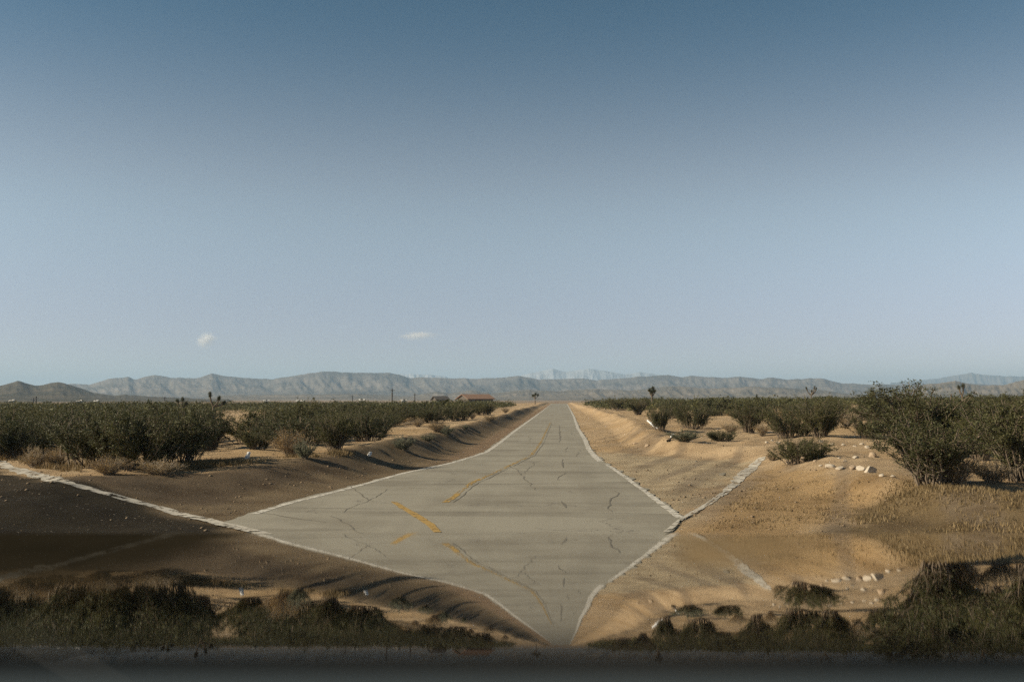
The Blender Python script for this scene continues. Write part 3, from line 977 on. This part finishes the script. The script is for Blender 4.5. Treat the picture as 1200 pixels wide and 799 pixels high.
# ------------------------------------------------------------------ houses
def gable_house(name, px, D, w, d, wallh, ridge, rot, wm, rm, label):
    x, y, z = at_dist(px, D)
    root = empty(name, (x, y, z), rot); tag(root, label, 'house')
    V = []; Fc = []
    for yy in (-d / 2, d / 2):
        V += [(-w / 2, yy, -.3), (w / 2, yy, -.3), (w / 2, yy, wallh), (-w / 2, yy, wallh)]
    V += [(-w / 2, 0, ridge - .06), (w / 2, 0, ridge - .06)]
    Fc = [[0, 1, 2, 3], [5, 4, 7, 6], [1, 5, 6, 9, 2], [4, 0, 3, 8, 7]]
    link('wall', np_mesh('wall', np.array(V), Fc, [wm]), root)
    e = .5; t = .14; V = []; Fc = []
    sl = (ridge - wallh) / (d / 2)
    for s in (-1, 1):
        b = len(V)
        y0 = s * (d / 2 + e); z0 = wallh - e * sl + .03
        for (yy, zz) in ((y0, z0), (0, ridge + .03)):
            for xx in (-w / 2 - e, w / 2 + e): V += [(xx, yy, zz), (xx, yy, zz + t)]
        for f in ([1, 3, 7, 5], [0, 4, 6, 2], [0, 1, 5, 4], [2, 6, 7, 3], [0, 2, 3, 1], [4, 5, 7, 6]): Fc.append([b + i for i in f])
    link('roof', np_mesh('roof', np.array(V), Fc, [rm]), root)
    for wx in (-w * .3, w * .25):
        V = []; Fc = []; box(V, Fc, (wx, -d / 2 - .04, wallh * .58), (1.3, .08, 1.0)); link('window', np_mesh('window', np.array(V), Fc, [M['glass']]), root)
    V = []; Fc = []; box(V, Fc, (0, -d / 2 - .04, .95), (1.0, .08, 2.0)); link('door', np_mesh('door', np.array(V), Fc, [M['walldark']]), root)
    return root


gable_house('ranch_house', 557, 290, 8.4, 6.0, 2.0, 3.15, R(36), M['walldark'], M['roof'], 'low house with an orange tiled roof behind the scrub left of the road')
gable_house('ranch_house', 516, 330, 4.2, 4.0, 1.7, 2.7, R(30), M['walldark'], M['roofdark'], 'small dark roofed house left of the orange roofed house')
for px, D, w, top, lab in [(424, 420, 4.0, 471, 'tiny white building in the scrub left of the tallest utility pole'),
                           (473, 470, 4.0, 471, 'tiny white building right of the tallest utility pole'),
                           (94, 600, 5.0, 472, 'far white building in the scrub below the right end of the brown hills'),
                           (114, 620, 5.0, 472, 'far white building just right of another at the foot of the hills'),
                           (312, 560, 6.0, 471, 'far white building on the flat right of the leaning Joshua tree'),
                           (352, 560, 8.0, 471, 'wider far white building on the flat above the large tan dry bush'),
                           (15, 560, 4.0, 473, 'far pale building at the far left under the brown hills')]:
    h = EYE + (HORIZON - top) * D / F + 1.2
    gable_house('white_house', px, D, w * .42, 2.4, 1.3, 1.75, R(random.uniform(-25, 25)), M['wallwhite'], M['wallwhite'], lab)


# ------------------------------------------------------------------ mountains
def mountain(name, prof, D0, D1, D2, mat, label, seed, rough=.5, nxm=520, nd=46, nfreq=.02, base=-3, jag=1.6):
    prof = np.array(prof, float)
    pxs = np.linspace(prof[0, 0], prof[-1, 0], nxm)
    py = np.interp(pxs, prof[:, 0], prof[:, 1])
    py = py - (fbm(pxs * .10, pxs * 0, seed, 4) - .5) * jag
    H = (HORIZON - py) * D1 / F
    dirs = np.array([ray(p, HORIZON) for p in pxs])
    tt = np.linspace(0, 1, nd)
    V = np.zeros((nd, nxm, 3))
    for i, t in enumerate(tt):
        D = D0 + (D2 - D0) * t
        tp = (D1 - D0) / (D2 - D0)
        f = (t / tp) if t < tp else max(0, 1 - (t - tp) / (1 - tp))
        f = f ** 1.25
        s = (D1 / F)                                      # metres per photo pixel at the ridge
        gul = np.abs(fbm(pxs * nfreq * 2 + t * 1.6, t * 2.6 + pxs * nfreq * .8, seed + 3, 5) - .5) * 2
        gul2 = fbm(pxs * nfreq * 7 + t * 3, t * 7 - pxs * nfreq * 2, seed + 9, 3)
        z = H * f * (1 - rough * gul * (1 - f ** 3) - .18 * (gul2 - .3) * (1 - f ** 4)) + EYE * f
        endf = np.minimum(sstep(0, .02, (pxs - pxs[0]) / (pxs[-1] - pxs[0])), sstep(0, .02, (pxs[-1] - pxs) / (pxs[-1] - pxs[0])))
        V[i, :, 0] = dirs[:, 0] * D; V[i, :, 1] = dirs[:, 1] * D
        V[i, :, 2] = base + (z - base) * endf * (f > 0)
    ii = np.arange(nd * nxm).reshape(nd, nxm)
    Fc = np.stack([ii[:-1, :-1], ii[:-1, 1:], ii[1:, 1:], ii[1:, :-1]], -1).reshape(-1, 4)
    o = link(name, np_mesh(name, V.reshape(-1, 3), Fc, [mat], smooth=True))
    return tag(o, label, kind='structure')


near_m = mountain_material('brown_hill', (.050, .048, .034), (.125, .105, .078), .02)
mid_m = mountain_material('foothill', (.10, .088, .066), (.21, .175, .135), .006)
far_m = mountain_material('far_range', (.085, .078, .066), (.21, .18, .15), .0022)
pale_m = mountain_material('snowy_range', (.20, .20, .20), (.46, .46, .47), .0012)

mountain('hills', [(-120, 462), (-60, 456), (0, 452.7), (20, 448), (40, 452.7), (47, 452.3), (67, 448.7), (83, 452), (107, 460), (133, 463.5), (147, 462), (173, 465), (217, 466), (275, 468)],
         1000, 1500, 2000, near_m, 'low brown hills at the far left of the plain', 3, .45, 420)
mountain('mountains', [(40, 456), (82, 450.7), (103, 451.7), (127, 445), (150, 443), (157, 445.7), (180, 440), (200, 443), (230, 444), (248, 438), (267, 441.7), (317, 444), (343, 440.7),
                       (380, 434.3), (400, 435.7), (457, 436.7), (480, 441.7), (510, 441.7), (560, 443.3), (607, 440), (633, 444), (683, 443), (700, 445), (733, 442), (783, 439), (800, 442),
                       (810, 440), (837, 441.7), (847, 442.7), (867, 441), (893, 444), (907, 442), (923, 445), (947, 443.7), (967, 444.3), (987, 450), (1033, 450.7), (1080, 451), (1120, 450), (1160, 452), (1260, 453)],
         3000, 4300, 5600, far_m, 'long grey blue mountain range along the horizon', 12, .5, 1300, 60, .02)
mountain('foothills', [(230, 467), (267, 463), (330, 462), (430, 461.5), (480, 464), (512, 458), (525, 461), (553, 457), (575, 461), (620, 456), (650, 458), (700, 455), (740, 457), (790, 452), (830, 455), (880, 453), (950, 456), (1000, 462), (1040, 467)],
         1900, 2500, 3100, mid_m, 'low brown foothills in front of the long range', 23, .6, 800, 44, .03)
mountain('foothills', [(1040, 466), (1085, 451), (1100, 450.5), (1120, 447), (1135, 450), (1150, 453), (1177, 452), (1200, 446.5), (1240, 444), (1300, 450)],
         1900, 2500, 3100, mid_m, 'low hills at the far right of the horizon', 25, .6, 300, 40, .03)
mountain('snowy_peaks', [(560, 447), (607, 440), (630, 434.5), (648, 430.5), (663, 435), (690, 430.5), (717, 435), (733, 438), (750, 435), (783, 440), (830, 446)],
         7600, 8600, 9600, pale_m, 'pale snowy peaks far behind the long range', 33, .12, 420, 40, .03, jag=.7)
mountain('snowy_peaks', [(420, 445), (455, 437.5), (480, 437), (505, 437.5), (530, 442), (570, 446)],
         7600, 8600, 9600, pale_m, 'faint pale ridge behind the left middle of the long range', 35, .5, 200, 40, .04)
mountain('snowy_peaks', [(1040, 449), (1090, 445.5), (1115, 442), (1138, 438), (1160, 441.5), (1200, 443), (1260, 444)],
         8600, 9600, 10600, far_m, 'very faint peaks at the far right of the horizon', 37, .5, 300, 40, .04)


# ------------------------------------------------------------------ clouds (soft volumes, beyond the haze)
def cloud(px, py, wpx, hpx, D, label, seed, dens):
    import bmesh
    d = ray(px, py); z = EYE + d[2] * D
    w = wpx * D / F / 2; h = hpx * D / F / 2
    bm = bmesh.new(); bmesh.ops.create_icosphere(bm, subdivisions=4, radius=1)
    me = bpy.data.meshes.new('cloud'); bm.to_mesh(me); bm.free()
    s = Nodes('cloud_vapour_%d' % seed)
    p = s.obj()
    n = s.ramp(s.noise(2.1, 7, .7, p), .28, .74)
    ln = s.n('ShaderNodeVectorMath', operation='LENGTH'); s.l(p, ln.inputs[0])
    a = s.n('ShaderNodeMapRange'); s.l(ln.outputs['Value'], a.inputs[0])
    for k, v in ((1, .15), (2, 1.0), (3, .42), (4, -.62)): a.inputs[k].default_value = v
    sm = s.n('ShaderNodeMath', operation='ADD'); s.l(a.outputs[0], sm.inputs[0]); s.l(n, sm.inputs[1])
    mr = s.n('ShaderNodeMapRange'); s.l(sm.outputs[0], mr.inputs[0])
    for k, v in ((1, .42), (2, 1.0), (3, 0), (4, dens / w)): mr.inputs[k].default_value = v
    v = s.n('ShaderNodeVolumePrincipled'); v.inputs['Color'].default_value = (.98, .98, .98, 1); v.inputs['Anisotropy'].default_value = .1
    s.l(mr.outputs[0], v.inputs['Density']); s.l(v.outputs[0], s.out.inputs['Volume'])
    me.materials.append(s.m)
    o = link('cloud', me); o.location = (d[0] * D, d[1] * D, z); o.scale = (w, w * .8, h); o.rotation_euler = (0, 0, YAW)
    return tag(o, label, kind='structure')


cloud(241, 398, 40, 32, 11000, 'small round white cloud low in the left sky', 1, 3.6)
cloud(489, 393, 76, 18, 12500, 'small flat white cloud low in the sky left of the road', 2, 3.0)

# ------------------------------------------------------------------ haze
HV = []; HF = []
box(HV, HF, (0, 6500, 148), (29000, 16500, 302))
s = Nodes('haze_air')
v = s.n('ShaderNodeVolumePrincipled')
v.inputs['Color'].default_value = (.46, .66, .86, 1); v.inputs['Density'].default_value = 1.4e-4; v.inputs['Anisotropy'].default_value = .1
s.l(v.outputs[0], s.out.inputs['Volume'])
haze = link('haze', np_mesh('haze', np.array(HV), HF, [s.m]))
tag(haze, 'thin blue haze over the plain', kind='stuff')


# ------------------------------------------------------------------ truck under the camera
def bonnet_material():
    s = Nodes('polished_dark_bonnet')
    o = s.obj()
    n = s.noise(60, 4, .6, s.mapping(o, (1, .15, 1)))
    r = s.n('ShaderNodeMapRange'); s.l(n, r.inputs[0])
    for k, vv in ((1, .3), (2, .7), (3, .012), (4, .026)): r.inputs[k].default_value = vv
    b = s.bsdf((.30, .285, .27), r.outputs[0], .5, 1.0)
    # matte patches painted as mirrored ground: dark soil front left, tan sand right
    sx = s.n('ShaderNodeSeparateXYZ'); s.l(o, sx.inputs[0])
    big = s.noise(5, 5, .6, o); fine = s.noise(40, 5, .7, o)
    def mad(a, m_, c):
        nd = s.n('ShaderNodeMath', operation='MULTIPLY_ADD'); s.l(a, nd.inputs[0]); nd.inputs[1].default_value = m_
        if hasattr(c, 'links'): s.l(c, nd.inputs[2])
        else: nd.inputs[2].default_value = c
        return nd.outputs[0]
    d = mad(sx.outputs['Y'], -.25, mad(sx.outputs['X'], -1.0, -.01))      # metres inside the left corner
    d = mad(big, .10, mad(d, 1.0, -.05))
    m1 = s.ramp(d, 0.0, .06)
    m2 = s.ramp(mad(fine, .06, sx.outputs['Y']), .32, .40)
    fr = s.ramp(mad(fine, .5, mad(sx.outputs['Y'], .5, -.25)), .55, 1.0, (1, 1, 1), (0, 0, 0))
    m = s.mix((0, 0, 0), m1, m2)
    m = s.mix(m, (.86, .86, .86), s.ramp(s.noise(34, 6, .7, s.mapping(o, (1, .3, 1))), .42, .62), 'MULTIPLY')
    d2 = mad(sx.outputs['Y'], -.152, mad(sx.outputs['X'], 1.0, -.002))  # right patch: sand tone standing in for the mirror image
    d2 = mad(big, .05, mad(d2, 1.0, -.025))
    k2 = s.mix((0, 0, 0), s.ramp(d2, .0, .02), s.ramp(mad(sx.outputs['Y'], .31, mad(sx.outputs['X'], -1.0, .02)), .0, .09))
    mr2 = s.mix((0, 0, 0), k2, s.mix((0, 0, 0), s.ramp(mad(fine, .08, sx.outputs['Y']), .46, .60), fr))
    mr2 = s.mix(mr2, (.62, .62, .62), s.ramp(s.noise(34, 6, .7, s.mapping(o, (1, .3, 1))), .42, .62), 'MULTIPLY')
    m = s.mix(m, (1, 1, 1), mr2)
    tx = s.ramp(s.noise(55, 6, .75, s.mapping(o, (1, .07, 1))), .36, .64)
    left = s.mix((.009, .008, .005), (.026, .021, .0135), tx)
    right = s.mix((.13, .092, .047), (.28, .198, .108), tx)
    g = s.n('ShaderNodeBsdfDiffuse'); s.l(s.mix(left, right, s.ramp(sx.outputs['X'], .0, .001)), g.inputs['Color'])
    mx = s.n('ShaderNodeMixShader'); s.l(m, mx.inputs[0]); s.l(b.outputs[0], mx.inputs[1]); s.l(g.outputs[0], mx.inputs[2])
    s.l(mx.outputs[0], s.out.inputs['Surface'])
    return s.m


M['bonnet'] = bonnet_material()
M['body'] = simple('dark_body_paint', (.03, .032, .035), .3, .5, .05)
TILT = math.atan((611 - CY) / F) - PITCH               # bonnet slopes down to the front
GAP = .022
fw = np.array([-math.sin(YAW), math.cos(YAW), 0])
nrm = np.array([fw[0] * math.sin(TILT), fw[1] * math.sin(TILT), math.cos(TILT)])
P0 = np.array([0, 0, EYE]) - nrm * GAP
truck = empty('truck', (0, 0, 0), YAW)
tag(truck, 'dark truck whose polished bonnet mirrors the road ahead', 'truck')


def to_truck(x, y, z):
    """bonnet plane coordinates (across, along, above) -> truck space"""
    c, s_ = math.cos(TILT), math.sin(TILT)
    p0 = P0
    q = (0 * fw[0], p0 @ fw, p0[2])
    return (x, q[1] + y * c + z * s_, q[2] - y * s_ + z * c)


def bonnet():
    ysb = np.r_[np.linspace(.193, 1.9, 30), 1.9 + .13 * np.sin(np.linspace(.15, 1.57, 9))]
    zsb = np.r_[np.zeros(30), -.13 * (1 - np.cos(np.linspace(.15, 1.57, 9)))]
    xs = np.r_[-1.04 - .06 * np.sin(np.linspace(1.57, .2, 6)), np.linspace(-1.04, 1.04, 30), 1.04 + .06 * np.sin(np.linspace(.2, 1.57, 6))]
    zx = np.r_[-.06 * (1 - np.cos(np.linspace(1.57, .2, 6))), np.zeros(30), -.06 * (1 - np.cos(np.linspace(.2, 1.57, 6)))]
    V = [to_truck(x, y, a + b) for y, a in zip(ysb, zsb) for x, b in zip(xs, zx)]
    n = len(xs); ii = np.arange(len(V)).reshape(len(ysb), n)
    Fc = np.stack([ii[:-1, :-1], ii[:-1, 1:], ii[1:, 1:], ii[1:, :-1]], -1).reshape(-1, 4)
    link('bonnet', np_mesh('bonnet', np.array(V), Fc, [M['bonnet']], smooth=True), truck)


bonnet()


def solid(name, mat, corners8):
    Fc = [[0, 3, 2, 1], [4, 5, 6, 7], [0, 1, 5, 4], [1, 2, 6, 5], [2, 3, 7, 6], [3, 0, 4, 7]]
    return link(name, np_mesh(name, np.array(corners8), Fc, [mat]), truck)


def prism(name, mat, x0, x1, y0, y1, zt0, zt1, zb, parent_space=True):
    return solid(name, mat, [(x0, y0, zb), (x1, y0, zb), (x1, y1, zb), (x0, y1, zb), (x0, y0, zt0), (x1, y0, zt0), (x1, y1, zt1), (x0, y1, zt1)])


# cowl panel behind the bonnet, just below it
cow = [to_truck(x, y, z) for z in (-.05, -.006) for (x, y) in ((-1.05, -.35), (1.05, -.35), (1.05, .188), (-1.05, .188))]
solid('cowl', M['plastic'], cow)
a0 = to_truck(0, .24, 0); a1 = to_truck(0, 2.02, -.14)
for sx in (-1, 1):
    prism('fender', M['body'], sx * 1.08 - .02, sx * 1.08 + .03, a0[1] - .6, a1[1] - .01, a0[2] - .0, a1[2] - .02, .95)
prism('front_panel', M['body'], -1.05, 1.05, a1[1] - .06, a1[1] + .01, a1[2] - .01, a1[2] - .01, .75)
prism('bumper', M['plastic'], -1.12, 1.12, a1[1] + .015, a1[1] + .14, .80, .80, .5)
for sx in (-1, 1):
    prism('headlight', M['litter'], sx * .82 - .14, sx * .82 + .14, a1[1] + .012, a1[1] + .04, 1.45, 1.45, 1.2)
    ang = np.linspace(0, 6.2832, 33)[:-1]
    for nm, mat, prof in (('tyre', M['tyre'], [(.30, -.12), (.47, -.13), (.50, -.08), (.50, .08), (.47, .13), (.30, .12)]), ('rim', M['rim'], [(.05, -.06), (.29, -.1), (.295, .1), (.05, .06)])):
        V = [(sx * .92 + b, 1.0 + r * math.cos(t), .5 + r * math.sin(t)) for (r, b) in prof for t in ang]
        n = len(ang); Fc = [[i * n + k, i * n + (k + 1) % n, (i + 1) * n + (k + 1) % n, (i + 1) * n + k] for i in range(len(prof) - 1) for k in range(n)]
        o = np_mesh(nm, np.array(V), Fc, [mat], smooth=True)
        if nm == 'tyre': wheel = link('wheel', o, truck)
        else: link('rim', o, wheel)

# ------------------------------------------------------------------ light
SUN_EL = R(30)
SUN_AZ = R(-104)                 # measured from +Y (up the road) towards +X
sun_dir = Vector((math.sin(SUN_AZ) * math.cos(SUN_EL), math.cos(SUN_AZ) * math.cos(SUN_EL), math.sin(SUN_EL)))
sd = bpy.data.lights.new('sun', 'SUN'); sd.energy = 4.2; sd.angle = R(.5); sd.color = (1.0, .87, .66)
so = bpy.data.objects.new('sun', sd); COL.objects.link(so)
so.rotation_euler = sun_dir.to_track_quat('Z', 'Y').to_euler()
world = bpy.data.worlds.new('World'); scene.world = world; world.use_nodes = True
wt = world.node_tree; bg = wt.nodes['Background']
sky = wt.nodes.new('ShaderNodeTexSky'); sky.sky_type = 'NISHITA'; sky.sun_disc = False
sky.sun_elevation = SUN_EL; sky.sun_rotation = SUN_AZ
sky.altitude = 4000; sky.air_density = 1.0; sky.dust_density = 1.0; sky.ozone_density = 2.6
hs = wt.nodes.new('ShaderNodeHueSaturation'); hs.inputs['Saturation'].default_value = .60; hs.inputs['Value'].default_value = .62
wt.links.new(sky.outputs[0], hs.inputs['Color']); tc = wt.nodes.new('ShaderNodeTexCoord'); sxyz = wt.nodes.new('ShaderNodeSeparateXYZ'); wt.links.new(tc.outputs['Generated'], sxyz.inputs[0])
tr = wt.nodes.new('ShaderNodeValToRGB'); wt.links.new(sxyz.outputs['Z'], tr.inputs[0])
tr.color_ramp.interpolation = 'EASE'
for k, (p_, c_) in enumerate([(.04, (.88, .67, .58)), (.20, (1.36, 1.23, .91)), (.40, (.50, .90, .86)), (.8, (.46, .80, .84))]):
    e_ = tr.color_ramp.elements[k] if k < 2 else tr.color_ramp.elements.new(p_)
    e_.position = p_; e_.color = (*c_, 1)
mu = wt.nodes.new('ShaderNodeMix'); mu.data_type = 'RGBA'; mu.blend_type = 'MULTIPLY'; mu.inputs['Factor'].default_value = 1
gm = wt.nodes.new('ShaderNodeGamma'); gm.inputs['Gamma'].default_value = 1.62
wt.links.new(hs.outputs[0], gm.inputs['Color']); wt.links.new(gm.outputs[0], mu.inputs['A']); wt.links.new(tr.outputs[0], mu.inputs['B']); wt.links.new(mu.outputs['Result'], bg.inputs['Color'])
bg.inputs['Strength'].default_value = .059

scene.view_settings.view_transform = 'Standard'
scene.view_settings.look = 'None'
scene.view_settings.exposure = 0.75
scene.view_settings.gamma = 1.0
scene.render.engine = 'CYCLES'
scene.cycles.use_denoising = False
scene.cycles.max_bounces = 8
scene.cycles.volume_bounces = 5
scene.cycles.transparent_max_bounces = 8
scene.cycles.volume_step_rate = .12
scene.cycles.sample_clamp_indirect = 4
